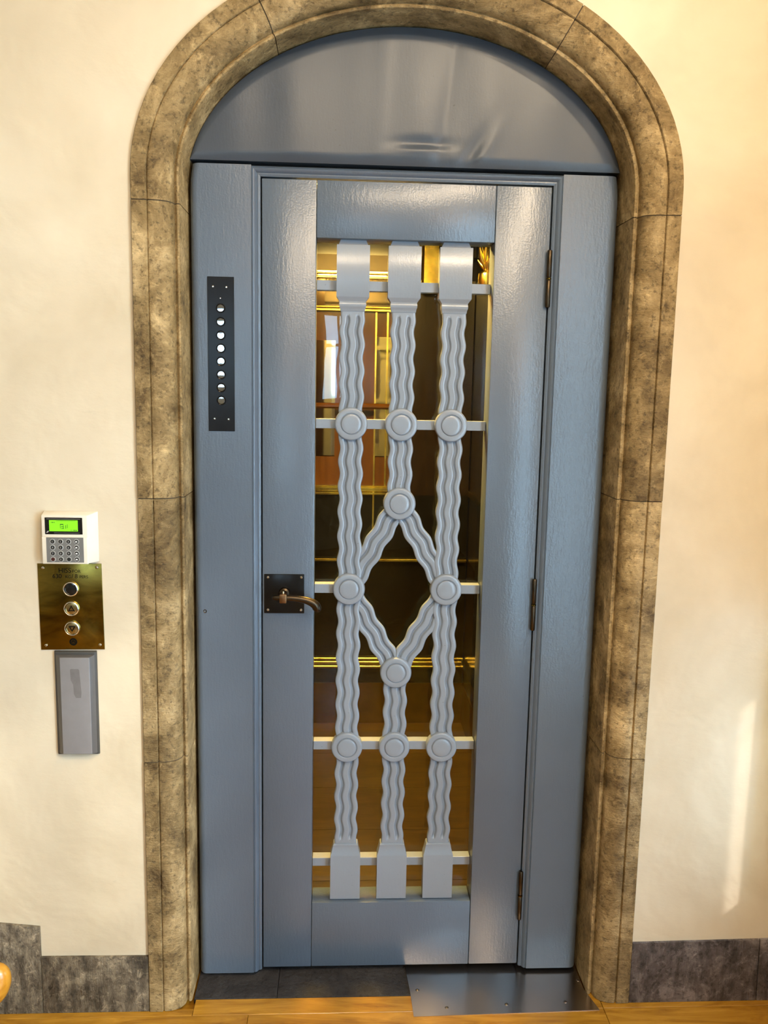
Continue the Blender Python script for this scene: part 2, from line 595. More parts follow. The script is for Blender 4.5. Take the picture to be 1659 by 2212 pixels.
window('window_2', 'y', BW1, YB - 0.06, 'white framed window opposite the elevator, towards the stair')
window('window_3', 'y', BW2, YB - 0.06, 'white framed window opposite the elevator door')

def portal(name, loc, rot, sx, sz):
    ld = bpy.data.lights.new(name, 'AREA')
    ld.shape = 'RECTANGLE'
    ld.size, ld.size_y = sx, sz
    ld.cycles.is_portal = True
    o = bpy.data.objects.new(name, ld)
    C.objects.link(o)
    o.location = loc
    o.rotation_euler = rot
portal('portal_side', (XR + .1, (WIN[0] + WIN[1]) / 2, (WIN[2] + WIN[3]) / 2), (math.radians(90), 0, math.radians(90)), WIN[1] - WIN[0], WIN[3] - WIN[2])
portal('portal_slit', (XR + .1, (SLIT[0] + SLIT[1]) / 2, (SLIT[2] + SLIT[3]) / 2), (math.radians(90), 0, math.radians(90)), .053, .66)
for b_ in (BW1, BW2):
    portal('portal_back', ((b_[0] + b_[1]) / 2, YB - .15, (b_[2] + b_[3]) / 2), (math.radians(90), 0, math.radians(180)), b_[1] - b_[0], b_[3] - b_[2])

def lamp(x, y, z, label, r=0.17):
    e = thing('pendant_lamp', (x, y, z), label, 'lamp')
    g = lathe('globe', [(0, -r)] + [(r * math.sin(math.pi * i / 14), -r * math.cos(math.pi * i / 14)) for i in range(1, 14)] + [(0, r)], 24, 'z')
    mk('globe', g, M['lamp'], e, (x, y, z))
    mk('cap', lathe('cap', [(0, .05), (.03, .045), (.05, .0), (.05, -.02), (0, -.02)], 20, 'z'), M['brass_bright'], e, (x, y, z + r))
    mk('rod', tube('rod', [(x, y, z + r + .04), (x, y, ZT)], .008, 8), M['brass_bright'], e)
lamp(1.20, -2.45, 2.34, 'glowing globe lamp hanging before the side window')
lamp(-0.15, -3.3, 2.58, 'glowing globe lamp hanging in the middle of the hall')

def downlight(x, y, tx, ty, tz, label, watt):
    e = thing('downlight', (x, y, ZT), label, 'lamp')
    mk('housing', lathe('housing', [(0, 0), (.06, 0), (.06, -.10), (.055, -.10), (.05, -.02), (0, -.02)], 24, 'z'), M['window_frame'], e, (x, y, ZT))
    ld = bpy.data.lights.new('downlight_bulb', 'AREA')
    ld.shape = 'DISK'
    ld.size = .10
    ld.energy = watt
    ld.color = (1.0, 0.785, 0.53)
    o = bpy.data.objects.new('downlight_bulb', ld)
    C.objects.link(o)
    o.location = (x, y, ZT - .105)
    o.rotation_euler = (Vector((tx, ty, tz)) - Vector((x, y, ZT - .105))).to_track_quat('-Z', 'Y').to_euler()
downlight(1.20, -1.70, 0.50, -.4, 0.2, 'ceiling downlight near the side window', DOWNLIGHT_W * 0.7)
downlight(0.80, -2.40, 0.30, -.4, 0.0, 'ceiling downlight in front of the elevator door', DOWNLIGHT_W * 1.0)
downlight(0.10, -2.60, -0.40, -.4, 0.1, 'ceiling downlight on the stair side', DOWNLIGHT_W * 0.75)

# ------------------------------------------------------------------ stone door surround
ts = thing('trim_1', (CX, -0.142, FL), 'carved brown sandstone arch surround framing the elevator door', 'door surround', 'structure')
prof = [(0.0, 0.04), (0.0, -0.100), (0.0018, -0.1035), (0.0055, -0.1048), (0.0085, -0.103), (0.0095, -0.098), (0.0125, -0.098)]
for i in range(0, 11):
    a = math.pi / 2 * i / 10
    prof.append((0.062 - 0.0485 * math.cos(a), -0.104 - 0.0365 * math.sin(a)))
prof += [(0.0655, -0.1395), (0.0662, -0.135), (0.0682, -0.135), (0.0692, -0.1405), (0.0705, -0.142), (0.1025, -0.142), (0.104, -0.1405), (0.104, 0.04)]

def sect_jamb(side, z):
    return [(CX + side * (AX + d), yy_, z) for d, yy_ in prof]
def sect_arch(t):
    return [(arch_pt(t, d)[0], yy_, arch_pt(t, d)[1]) for d, yy_ in prof]
G = 0.0012
def block(secs, k):
    dx, dy = 0, random.uniform(-.0008, .0008)
    secs = [[(px, py + dy, pz) for px, py, pz in s] for s in secs]
    mk('stone_block', loft('stone_block', secs, 40), M['stone%d' % (k % 3)], ts)
def jamb_block(side, z0, z1, k):
    m = max(2, int((z1 - z0) / .05))
    block([sect_jamb(side, z0 + G + (z1 - z0 - 2 * G) * i / m) for i in range(m + 1)], k)
TL, TR = math.radians(126), math.radians(52)
for side, zs, k in ((-1, (FL, .676, 1.347, 2.037), 0), (1, (FL, .681, 1.355, 2.037), 1)):
    for i in range(3):
        jamb_block(side, zs[i], zs[i + 1], k + i)
def arch_block(t0, t1, k, lead=None):
    secs = []
    if lead == 'L':
        secs.append(sect_jamb(-1, 2.037 + G))
    m = max(4, int(abs(t1 - t0) / .06))
    secs += [sect_arch(t0 + (t1 - t0) * i / m) for i in range(m + 1)]
    if lead == 'R':
        secs.append(sect_jamb(1, 2.037 + G))
    block(secs, k)
g = 0.0022
arch_block(math.pi, TL + g, 2, 'L')
arch_block(TL - g, TR + g, 0)
arch_block(TR - g, 0.0, 2, 'R')
# mortar bed behind the joints
def bed(secs):
    cxs = []
    for s in secs:
        cxs.append(s)
    return loft('mortar_bed', cxs, 0)
pf = [(d, yy_) for d, yy_ in prof]
def inset(t_or_z, kind, side=1):
    pr = [(max(0.002, min(.102, d)), yy_ + .0025 if yy_ < 0 else yy_ - .003) for d, yy_ in pf]
    if kind == 'j':
        return [(CX + side * (AX + d), q, t_or_z) for d, q in pr]
    return [(arch_pt(t_or_z, d)[0], q, arch_pt(t_or_z, d)[1]) for d, q in pr]
for side, zs in ((-1, (.676, 1.347, 2.037)), (1, (.681, 1.355, 2.037))):
    for z in zs:
        mk('mortar_joint', bed([inset(z - G * .95, 'j', side), inset(z + G * .95, 'j', side)]), M['mortar'], ts)
for t in (TL, TR):
    mk('mortar_joint', bed([inset(t - g * .95, 'a'), inset(t + g * .95, 'a')]), M['mortar'], ts)

# ------------------------------------------------------------------ skirting
bl = thing('baseboard_left', (-0.5, WALL, FL), 'weathered grey-brown stone skirting with a raised step, left of the door', 'skirting', 'structure')
SK = -0.1395
def skirt(par, pts, m):
    mk('skirting_stone', prism_xz('skirting_stone', pts, SK, WALL + .0005, .0015), M[m], par)
skirt(bl, [(xl - .0005, FL), (xl - .0005, .1385), (-.5605, .1405), (-.5605, FL)], 'skirt')
skirt(bl, [(-.5615, FL), (-.5615, .226), (-1.1, .285), (-1.1, FL)], 'skirt')
br = thing('baseboard_right', (1.2, WALL, FL), 'dark grey-brown stone skirting blocks right of the door', 'skirting', 'structure')
skirt(br, [(xr + .0005, FL), (1.3535, FL), (1.3495, .1615), (xr + .0005, .1565)], 'skirt2')
skirt(br, [(1.3555, FL), (XR - .0215, FL), (XR - .0215, .1635), (1.3515, .1617)], 'skirt2')

# rounded wooden stair rail end at the picture's left edge
secs = []
for i in range(9):
    a = i / 8 * math.pi / 2
    x = -0.660 + 0.047 * math.sin(a)
    s = max(0.06, math.cos(a)) if i else 1.0
    cz = 0.112 + 0.018 * math.sin(a)
    secs.append([(x, -0.205 + 0.035 * s * math.cos(q * math.pi / 8), cz + 0.058 * s * math.sin(q * math.pi / 8)) for q in range(16)])
for x in (-0.75, -0.9, -1.15):
    secs.insert(0, [(x, -0.205 + 0.035 * math.cos(q * math.pi / 8), 0.112 + (-.66 - x) * .45 + 0.058 * math.sin(q * math.pi / 8)) for q in range(16)])
mk_r = thing('stair_rail', (-0.9, -0.205, FL), 'orange varnished wooden stair rail with a rounded end beside the stepped skirting', 'handrail')
mk('rail', loft('rail', secs, 60), M['rail_wood'], mk_r)
mk('support_post', tube('support_post', [(-1.1, -.205, FL), (-1.1, -.205, .26)], .016, 12), M['bronze'], mk_r)

# ------------------------------------------------------------------ threshold
th = thing('trim_2', (CX, -0.05, FL), 'dark slate threshold slabs under the elevator door', 'threshold', 'structure')
for x0, x1 in ((CX - AX + .004, .0450), (.0462, .42), (.4212, CX + AX - .004)):
    mk('slab', box('slab', x0, x1, -.0965, .13, FL - .014, FL + .001, .001, 1), M['slate'], th)

# ------------------------------------------------------------------ door frame (casing)
FY = -0.014      # face of the casing
LW, LH = 0.72, 2.124
tf = thing('trim_3', (CX, FY, FL), 'blue-grey painted door casing with flat side panels and arched sheet transom', 'door frame', 'structure')
XA, XB = CX - AX + .0065, CX + AX - .0065     # outer limits of the casing
MT = 2.1515      # top of the casing panels
def side_panel(x_in, x_out, nm):
    """flat panel whose outer edge is rounded back"""
    sgn = 1 if x_out > x_in else -1
    R = 0.020
    zt0, zt1 = -0.006, MT
    def limit(z, x):
        # keep inside the arch above the springing
        if z <= ZC:
            return x
        w = AX * math.sqrt(max(0, 1 - ((z - ZC) / BZ) ** 2)) - .0065
        return CX + sgn * min(abs(x - CX), w)
    secs_ = []
    for z in [zt0, .4, .8, 1.2, 1.6, 2.0, ZC, 2.11, 2.13, zt1]:
        xo = limit(z, x_out)
        s = [(x_in, FY, z)]
        for i in range(9):
            a = i / 8 * math.pi / 2
            s.append((xo - sgn * R * (1 - math.sin(a)), FY + R * 1.1 * (1 - math.cos(a)), z))
        s.append((xo, .06, z))
        s.append((x_in, .06, z))
        secs_.append(s)
    return mk('side_panel', loft(nm, secs_, 50), M['paint'], tf)
GW = .0032                     # gap around the leaf
mw = 0.0215                    # width of the moulding
sp_l = side_panel(-GW - mw, XA, 'side_panel_l')
sp_r = side_panel(LW + GW + mw, XB, 'side_panel_r')
# moulding : groove, bevel, fillet -- swept around left, top, right with mitred corners
mp = [(mw, .05), (mw, FY + .0005), (mw - .0015, FY - .0012), (mw - .003, FY + .001), (mw - .0045, FY - .0004), (mw - .006, FY + .0002),
      (mw - .0095, FY + .0028), (mw - .0125, FY + .0072), (mw - .0140, FY + .0092), (mw - .0165, FY + .0086), (mw - .0185, FY + .0095), (0.0, FY + .0112), (0.0, .05)]
zt = LH + GW
def mould(nm, secs_):
    mk('moulding', loft(nm, secs_, 25), M['paint'], tf)
mould('moulding_l', [[(-GW - w, q, -.004) for w, q in mp], [(-GW - w, q, zt + w) for w, q in mp]])
mould('moulding_r', [[(LW + GW + w, q, -.004) for w, q in mp], [(LW + GW + w, q, zt + w) for w, q in mp]])
mould('moulding_t', [[(-GW - w, q, zt + w) for w, q in mp], [(LW + GW + w, q, zt + w) for w, q in mp]])
mk('screw_hole', lathe('screw_hole', [(.0048, -.0005), (.0042, -.0012), (.0026, -.0005), (.0022, .002), (0, .003)], 16), M['bronze'], tf, (-.148, FY, 1.035))
# dark rebate behind the transom gap
mk('rebate', box('rebate', XA + .018, XB - .018, .02, .05, MT - .001, MT + .02), M['dark_gap'], tf)

# transom: arched metal sheet, dented and buckled
ZB0 = MT + .0085
def dent(x, z):
    h = 0.0
    h += .0016 * math.sin((x - .1) * 24 + math.sin(z * 5)) * math.exp(-((x - .35) / .35) ** 2)
    h += .0011 * math.sin(x * 41 + 1.2) * (1 - abs(z - 2.3) / .25)
    h += .0014 * math.sin(x * 9 + 2 + z * 4)
    h += .0045 * math.exp(-((x - .392) / .055) ** 2 - ((z - 2.212) / .012) ** 2)          # oval dent
    h -= .0030 * math.exp(-((x - .392) / .050) ** 2 - ((z - 2.196) / .008) ** 2)
    u = (x - .515) - (z - 2.20) * .55
    h += .0040 * math.exp(-(u / .016) ** 2) * math.exp(-((z - 2.185) / .055) ** 2)          # slanted crease
    h -= .0025 * math.exp(-((u - .03) / .014) ** 2) * math.exp(-((z - 2.185) / .06) ** 2)
    u = (x - .45) - (z - 2.3) * .12
    h += .0022 * math.exp(-(u / .014) ** 2)
    u = (x - .29) - (z - 2.3) * .05
    h -= .0018 * math.exp(-(u / .02) ** 2)
    return h
bm = bmesh.new()
NX, NZ = 150, 56
grid = []
for i in range(NX + 1):
    # columns follow the arch; each runs from the bottom edge to the arch
    f_ = i / NX
    a = math.pi * (1 - f_)
    xx = CX - math.cos(math.pi * f_) * (AX - .0045)
    w = abs(xx - CX) / (AX)
    ztop = ZC + BZ * math.sqrt(max(0, 1 - w * w)) - .0045
    col = []
    for j in range(NZ + 1):
        z = ZB0 + max(0.0, ztop - ZB0) * j / NZ
        edge = min(1, (z - ZB0) / .02, max(0, ztop - z) / .03)
        yv = FY - .001 + dent(xx, z) * max(0.0, edge) - .006 * (1 - ((xx - CX) / AX) ** 2) * max(0, edge) + (0.004 * (1 - max(0, edge)) ** 2)
        col.append(bm.verts.new((xx, yv, z)))
    grid.append(col)
for i in range(NX):
    for j in range(NZ):
        try:
            bm.faces.new((grid[i][j], grid[i + 1][j], grid[i + 1][j + 1], grid[i][j + 1]))
        except ValueError:
            pass
ext = bmesh.ops.extrude_face_region(bm, geom=list(bm.faces))
for v in [e for e in ext['geom'] if isinstance(e, bmesh.types.BMVert)]:
    v.co.y = .05
bmesh.ops.remove_doubles(bm, verts=bm.verts, dist=1e-5)
bmesh.ops.dissolve_degenerate(bm, edges=list(bm.edges), dist=1e-6)
M['paint_sheet'] = mat_paint('blue_grey_paint_sheet', (0.056, 0.068, 0.085), 0.34, 0.30)
M['paint_sheet'].node_tree.nodes['Principled BSDF'].inputs['Specular IOR Level'].default_value = 0.38
mk('transom_panel', finish(bm, 'transom_panel', 40), M['paint_sheet'], tf)

# ------------------------------------------------------------------ door leaf
dr = thing('door_1', (LW / 2, 0, 0), 'blue-grey painted elevator door with a wavy iron grille over glass', 'elevator door', 'structure')
A0, A1, Z0, Z1 = .1346, .5808, .1949, 1.987
LT = .075
j = .0005
mk('stile', box('stile_l', 0, A0 - j, 0, LT, 0, LH, .002), M['paint'], dr)
mk('stile', box('stile_r', A1 + j, LW, 0, LT, 0, LH, .002), M['paint'], dr)
mk('rail', box('rail_t', A0 + j, A1 - j, .0004, LT, Z1, LH, .0016), M['paint'], dr)
mk('rail', box('rail_b', A0 + j, A1 - j, .0004, LT, 0, Z0, .0016), M['paint'], dr)
mk('glass_pane', box('glass_pane', A0 + .001, A1 - .001, .0665, .0705, Z0 + .001, Z1 - .001), M['glass'], dr)

GX, DX = .357, .1300
cols = (GX - DX, GX, GX + DX)
WY = .021         # front of the wavy bars
def cross(u, grooves=1.0):
    """depth of the bar face below its front across the width u (metres from the centre line)"""
    h = 0.0
    for c in (-.0125, .0125):
        q = (u - c) / .0060
        if abs(q) < 1:
            h += .0078 * (math.cos(q * math.pi / 2) ** 2) * grooves
    return h
US = [-.0305, -.0295, -.028, -.024] + [-.0185 + i * .0012 for i in range(11)] + [-.0035, 0, .0035] + [.0065 + i * .0012 for i in range(11)] + [.024, .028, .0295, .0305]
EDGE = {0: .003, 1: .0012, 2: .0003}
def wavy_bar(name, p0, p1, width=1.0, phase=0.0, open0=True, open1=True, yf=WY, clipx=None):
    """snaking flat bar with two snaking flutes from p0 to p1 in the door plane"""
    P0, P1 = Vector(p0), Vector(p1)
    L = (P1 - P0).length
    d = (P1 - P0) / L
    nrm = Vector((-d.y, d.x))
    ns = max(8, int(L / .0055))
    bm_ = bmesh.new()
    rows = []
    m = len(US)
    for i in range(ns + 1):
        s = L * i / ns
        off = .0027 * math.sin(2 * math.pi * s / .0665 + phase)
        ga = 1.0
        if not open0:
            off *= min(1, s / .03)
            ga = min(ga, max(0, min(1, (s - .011) / .006)))
        if not open1:
            off *= min(1, (L - s) / .03)
            ga = min(ga, max(0, min(1, (L - s - .011) / .006)))
        r = []
        for k, u in enumerate(US):
            c = P0 + d * s + nrm * (u * width + off)
            e = EDGE.get(min(k, m - 1 - k), 0.0)
            x = c.x
            if clipx is not None:
                x = max(clipx[0], min(x, clipx[1]))
            r.append((x, yf + e + cross(u, ga), c.y))
        r.append((r[-1][0], .034, r[-1][2]))
        r.append((r[0][0], .034, r[0][2]))
        rows.append([bm_.verts.new(q) for q in r])
    nn = m + 2
    for a, b in zip(rows, rows[1:]):
        for k in range(nn):
            kk = (k + 1) % nn
            bm_.faces.new((a[k], a[kk], b[kk], b[k]))
    bm_.faces.new(rows[0])
    bm_.faces.new(list(reversed(rows[-1])))
    mk('grille_bar', finish(bm_, name, 50), M['paint_grille'], dr)
ZU, ZD = 1.8125, .3605
R1, RM1, R2, RM2, R4 = 1.527, 1.320, 1.089, .858, .645
wavy_bar('bar_a', (cols[0], ZU), (cols[0], ZD), open0=False, open1=False)
wavy_bar('bar_c', (cols[2], ZU), (cols[2], ZD), open0=False, open1=False)
wavy_bar('bar_b1', (cols[1], ZU), (cols[1], RM1), open0=False)
wavy_bar('bar_b2', (cols[1], RM2), (cols[1], ZD), open1=False)
for xs, rm, nm in ((cols[0], RM1, 'd1'), (cols[0], RM2, 'd3')):
    wavy_bar(nm, (xs, R2), (cols[1], rm), width=.93, phase=.6, yf=WY + .0016, clipx=(xs + .027, GX - .0005))
for xs, rm, nm in ((cols[2], RM1, 'd2'), (cols[2], RM2, 'd4')):
    wavy_bar(nm, (xs, R2), (cols[1], rm), width=.93, phase=.6 + math.pi, yf=WY + .0016, clipx=(GX + .0005, xs - .027))

# rosettes
ros = lathe('rosette', [(.0, .002), (.0268, .002), (.0278, .0005), (.029, -.0005), (.0385, -.0008), (.0405, .0002), (.0422, .0028), (.0425, .005), (.0425, .022), (0, .022)], 48)
boss = lathe('rosette_boss', [(0, -.0030), (.014, -.0029), (.0225, -.0026), (.0248, -.0016), (.0258, .0005), (.0260, .003), (0, .003)], 48)
RY = .0125
for x, z in [(c, R1) for c in cols] + [(cols[1], RM1), (cols[0], R2), (cols[2], R2), (cols[1], RM2)] + [(c, R4) for c in cols]:
    o = mk('rosette', ros, M['paint_grille'], dr, (x, RY, z))
    mk('boss', boss, M['paint_grille'], o, (x, RY, z))

# end blocks
def rect_sec(hw, yf, z, yb=.045):
    return [(-hw, yf, z), (hw, yf, z), (hw, yb, z), (-hw, yb, z)]
tb = loft('top_block', [rect_sec(hw, yf, z) for z, hw, yf in ((1.9745, .0405, .0110), (1.9735, .0415, .0100), (1.848, .0415, .0100), (1.8465, .0408, .0108), (1.842, .0372, .0145), (1.8365, .0336, .0172), (1.8345, .0334, .0162), (1.831, .0340, .0146), (1.826, .0340, .0146), (1.8225, .0334, .0158), (1.8205, .0322, .0180), (1.8125, .0312, .0195))], 50)
bb = loft('bottom_block', [rect_sec(hw, yf, z) for z, hw, yf in ((.1985, .0405, .0110), (.1995, .0415, .0100), (.3275, .0415, .0100), (.330, .0410, .0106), (.338, .0385, .0135), (.350, .0358, .0160), (.354, .0350, .0160), (.3575, .0345, .0160), (.3590, .0335, .0185), (.3605, .0325, .0190))], 30)
nk = loft('block_neck', [rect_sec(.0375, .020, 1.9745), rect_sec(.0320, .020, 1.9868)], 30)
nb = loft('block_foot', [rect_sec(.0385, .016, .1985), rect_sec(.0385, .016, .1951)], 30)
for c in cols:
    o = mk('end_block', tb, M['paint_grille'], dr, (c, 0, 0))
    mk('neck', nk, M['paint_grille'], o, (c, 0, 0))
    o = mk('end_block', bb, M['paint_grille'], dr, (c, 0, 0))
    mk('foot', nb, M['paint_grille'], o, (c, 0, 0))
# flat cross bars
for zt_ in (1.889, 1.5385, 1.0985, .6555, .3095):
    for xa, xb in (((A0, cols[0]), (cols[2], A1)) if abs(zt_ - 1.0985) < .001 else ((A0, A1),)):
        mk('crossbar', box('crossbar', xa + .0005, xb - .0005, .0345, .064, zt_ - .0245, zt_, .0008, 1), M['paint_grille'], dr)

# lock plate with lever
lp = mk('lock_plate', box('lock_plate', .0045, .1095, -.0035, -.0002, 1.0275, 1.1330, .0012), M['blackplate'], dr)
scr = lathe('screw', [(0, -.0030), (.0022, -.0028), (.0036, -.0016), (.0042, 0), (0, 0)], 16)
for x, z in ((.0145, 1.1245), (.1015, 1.1250), (.1010, 1.0370), (.0145, 1.0370)):
    mk('screw', scr, M['chrome'], lp, (x, -.0035, z))
lv_pts, lv_rad = smooth_path([(.0285, -.048, 1.081), (.0295, -.048, 1.081), (.033, -.048, 1.081), (.045, -.049, 1.0812), (.070, -.050, 1.081), (.095, -.0505, 1.0792), (.115, -.0505, 1.0755), (.130, -.0495, 1.0695), (.1405, -.0480, 1.0615), (.1440, -.0460, 1.0535), (.1435, -.0448, 1.0490), (.1425, -.0440, 1.0465), (.1420, -.0437, 1.0455)],
        [.0005, .0050, .0066, .0076, .0083, .0088, .0094, .0104, .0116, .0120, .0108, .0070, .0005])
lv = mk('lever_handle', tube('lever_handle', lv_pts, lv_rad, 20), M['bronze'], dr)
M['collar'] = mat_metal('brown_bronze', (0.24, 0.13, 0.06), 0.4)
mk('collar', box('collar', .0485, .0665, -.0605, -.0385, 1.0690, 1.0925, .002), M['collar'], lv)
mk('spindle', lathe('spindle', [(0, -.046), (.008, -.044), (.0085, -.012), (.013, -.009), (.015, -.0036), (0, -.0036)], 24), M['bronze'], lv, (.0575, 0, 1.0830))
mk('set_screw', lathe('set_screw', [(0, .0065), (.0026, .006), (.0030, 0), (0, 0)], 12, 'z'), M['brass_screw'], lv, (.0575, -.0495, 1.0925))

# hinges
def hinge(zt_, zb_, xh):
    h = zt_ - zb_
    r = .0062
    def half(za, zb2):
        return lathe('knuckle', [(0, za), (r * .75, za + .0008), (r, za + .003), (r, zb2 - .003), (r * .75, zb2 - .0008), (0, zb2)], 20, 'z')
    o = mk('hinge', half(0, h * .485), M['bronze'], dr, (xh, -.0085, zb_))
    mk('knuckle', half(h * .515, h), M['bronze'], o, (xh, -.0085, zb_))
    mk('washer', lathe('washer', [(0, h * .484), (r * 1.08, h * .486), (r * 1.08, h * .513), (0, h * .516)], 20, 'z'), M['brass'], o, (xh, -.0085, zb_))
    mk('hinge_leaf', box('hinge_leaf', xh - .004, xh + .002, -.006, .030, zb_ + .002, zt_ - .002), M['bronze'], o)
for zt_, zb_ in ((1.972, 1.830), (1.127, .985), (.289, .142)):
    hinge(zt_, zb_, .7195)

# ------------------------------------------------------------------ floor indicator on the casing
ip = thing('floor_indicator', (-.100, FY, 1.505), 'black vertical floor indicator plate with eight round lenses on the door casing', 'indicator')
mk('plate', box('plate', -.1330, -.0675, FY - .0022, FY - .0001, 1.505, 1.885, .0008, 1), M['blackplate'], ip)
lens = lathe('lens', [(0, -.0034), (.004, -.00338), (.0082, -.0033), (.0092, -.0022), (.0098, 0), (0, 0)], 28)
rim = lathe('lens_rim', [(.0099, 0), (.0099, -.0018), (.0112, -.0020), (.0118, -.0008), (.0118, 0)], 28)
for z in (1.809, 1.776, 1.743, 1.711, 1.679, 1.646, 1.614, 1.582):
    o = mk('lens', lens, M['lens'], ip, (-.1005, FY - .0022, z))
    mk('rim', rim, M['black_gloss'], o, (-.1005, FY - .0022, z))
for x, z, s in ((-.119, 1.861, .8), (-.086, 1.860, .8), (-.101, 1.833, .55), (-.118, 1.536, .8), (-.083, 1.535, .8)):
    o = mk('screw', scr, M['brass_screw'], ip, (x, FY - .0022, z))
    o.scale = (s, s, s)

# ------------------------------------------------------------------ keypad
kp = thing('keypad', (-.4565, WALL, 1.188), 'white alarm keypad with green lit display above the brass call plate', 'keypad')
def frustum(name, back, front, yb, yf, bev=.0015):
    (a0, a1, b0, b1), (c0, c1, d0, d1) = back, front
    bm_ = bmesh.new()
    p = [bm_.verts.new(q) for q in ((a0, yb, b0), (a1, yb, b0), (a1, yb, b1), (a0, yb, b1), (c0, yf, d0), (c1, yf, d0), (c1, yf, d1), (c0, yf, d1))]
    for f in ((0, 3, 2, 1), (4, 5, 6, 7), (0, 1, 5, 4), (1, 2, 6, 5), (2, 3, 7, 6), (3, 0, 4, 7)):
        bm_.faces.new([p[i] for i in f])
    if bev:
        bmesh.ops.bevel(bm_, geom=list(bm_.edges), offset=bev, segments=2, profile=.5, affect='EDGES')
    return finish(bm_, name)
mk('housing', frustum('housing', (-.510, -.382, 1.190, 1.314), (-.509, -.402, 1.190, 1.306), WALL, -.1560), M['keypad_white'], kp)
mk('flap', frustum('flap', (-.5092, -.4005, 1.1885, 1.2545), (-.5085, -.4030, 1.1890, 1.2540), -.1555, -.1585, .0008), M['keypad_white'], kp)
bz = mk('display_bezel', box('display_bezel', -.5010, -.4130, -.1572, -.1560, 1.2605, 1.3010, .0005, 1), M['black_gloss'], kp)
mk('bezel_line', box('bezel_line', -.4965, -.4170, -.1576, -.1572, 1.2972, 1.2984), M['grey_plastic'], bz)
mk('bezel_line', box('bezel_line', -.4800, -.4200, -.1576, -.1572, 1.2634, 1.2644), M['grey_plastic'], bz)
mk('bezel_mark', prism_xz('bezel_mark', [(-.4985, 1.2640), (-.4945, 1.2645), (-.4910, 1.2690), (-.4950, 1.2685)], -.1576, -.1572), M['key_ring'], bz)
sc = mk('screen', box('screen', -.4905, -.4235, -.1578, -.1572, 1.2680, 1.2948), M['lcd'], bz)
for x0, x1, z0, z1 in ((-.4855, -.4845, 1.2880, 1.2910), (-.4825, -.4805, 1.2880, 1.2910), (-.4785, -.4775, 1.2880, 1.2910), (-.465, -.464, 1.2750, 1.2860), (-.464, -.457, 1.2835, 1.2858),
                       (-.4625, -.4575, 1.2785, 1.2800), (-.462, -.456, 1.2742, 1.2757), (-.4575, -.4565, 1.2750, 1.2830), (-.4525, -.4512, 1.2745, 1.2830), (-.4485, -.4475, 1.2760, 1.2850),
                       (-.4400, -.4392, 1.2690, 1.2720), (-.4375, -.4367, 1.2690, 1.2720), (-.4335, -.4310, 1.2690, 1.2720), (-.4290, -.4265, 1.2690, 1.2720), (-.474, -.428, 1.2930, 1.2937)):
    mk('display_segment', box('display_segment', x0, x1, -.1581, -.1578, z0, z1), M['lcd_ink'], sc)
kf = mk('key_field', box('key_field', -.4985, -.4110, -.1592, -.1584, 1.1925, 1.2535, .0003, 1), M['grey_plastic'], kp)
ring = lathe('key_ring', [(0, -.0008), (.0058, -.0008), (.0064, -.0003), (.0064, 0), (0, 0)], 20)
key = lathe('key', [(0, -.0022), (.0040, -.0020), (.0047, -.0012), (.0048, -.0006), (0, -.0006)], 20)
digits = ['1', '2', '3', None, '4', '5', '6', None, '7', '8', '9', None, None, '0', None, None]
tri = prism_xz('arrow', [(-.0026, -.0014), (.0026, -.0014), (.0026, .0004), (.0002, .0022), (-.0026, .0004)], -.0027, -.0023)
for r in range(4):
    for c in range(4):
        x, z = -.4835 + c * .0187, 1.2435 - r * .0144
        kr = mk('key_ring', ring, M['key_ring'], kf, (x, -.1592, z))
        me_k = key
        if r == 3 and c == 0:
            me_k = key.copy()
            me_k.materials.clear()
            me_k.materials.append(M['key_red'])
        # thing > part > sub-part: the key itself is a sub-part of the key field too
        mk('key', me_k, M['key_black'], kf, (x, -.1592, z))
        dg_ = digits[r * 4 + c]
        if dg_:
            mk('digit', text_mesh('digit', dg_, .0062, .0002), M['key_ring'], kf, (x, -.1617, z))
        if c == 3:
            mk('key_symbol', tri, M['white_print'], kf, (x, -.1592, z))

# ------------------------------------------------------------------ brass call plate
cp = thing('call_plate', (-.4525, WALL, .968), 'aged brass call plate reading HISS FÖR 630 KG / 8 PERS with three round buttons', 'call panel')
mk('plate', prism_xz('plate', [(-.5295, .9675), (-.3755, .9690), (-.3775, 1.1850), (-.5305, 1.1840)], -.1345, WALL, .0006), M['brass'], cp)
def word(s, size, x, z):
    mk('lettering', text_mesh('lettering', s, size, .0002), M['dark_print'], cp, (x, -.1347, z))
word('HISS', .0165, -.4655, 1.1670)
word('FÖR', .0105, -.4375, 1.1655)
word('630', .0150, -.4845, 1.1530)
word('KG', .0100, -.4580, 1.1515)
word('/', .0150, -.4475, 1.1530)
word('8', .0150, -.4385, 1.1530)
word('PERS', .0100, -.4205, 1.1515)
bring = lathe('button_ring', [(.0150, -.0005), (.0152, -.0062), (.0162, -.0072), (.0178, -.0060), (.0186, -.0030), (.0190, 0), (.0150, 0)], 36)
bface = lathe('button_face', [(0, -.0046), (.0115, -.0044), (.0140, -.0038), (.0150, -.0020), (.0150, 0), (0, 0)], 36)
def tri_ring(sg):
    bm_ = bmesh.new()
    out = [(-.0085, -.0062 * sg), (.0085, -.0062 * sg), (0, .0085 * sg)]
    inn = [(-.0042, -.0036 * sg), (.0042, -.0036 * sg), (0, .0036 * sg)]
    o_ = [bm_.verts.new((x, -.0050, z)) for x, z in out]
    i_ = [bm_.verts.new((x, -.0050, z)) for x, z in inn]
    for k in range(3):
        kk = (k + 1) % 3
        bm_.faces.new((o_[k], o_[kk], i_[kk], i_[k]))
    e = bmesh.ops.extrude_face_region(bm_, geom=list(bm_.faces))
    for v in [q for q in e['geom'] if isinstance(q, bmesh.types.BMVert)]:
        v.co.y += .001
    return finish(bm_, 'arrow_mark', 0)
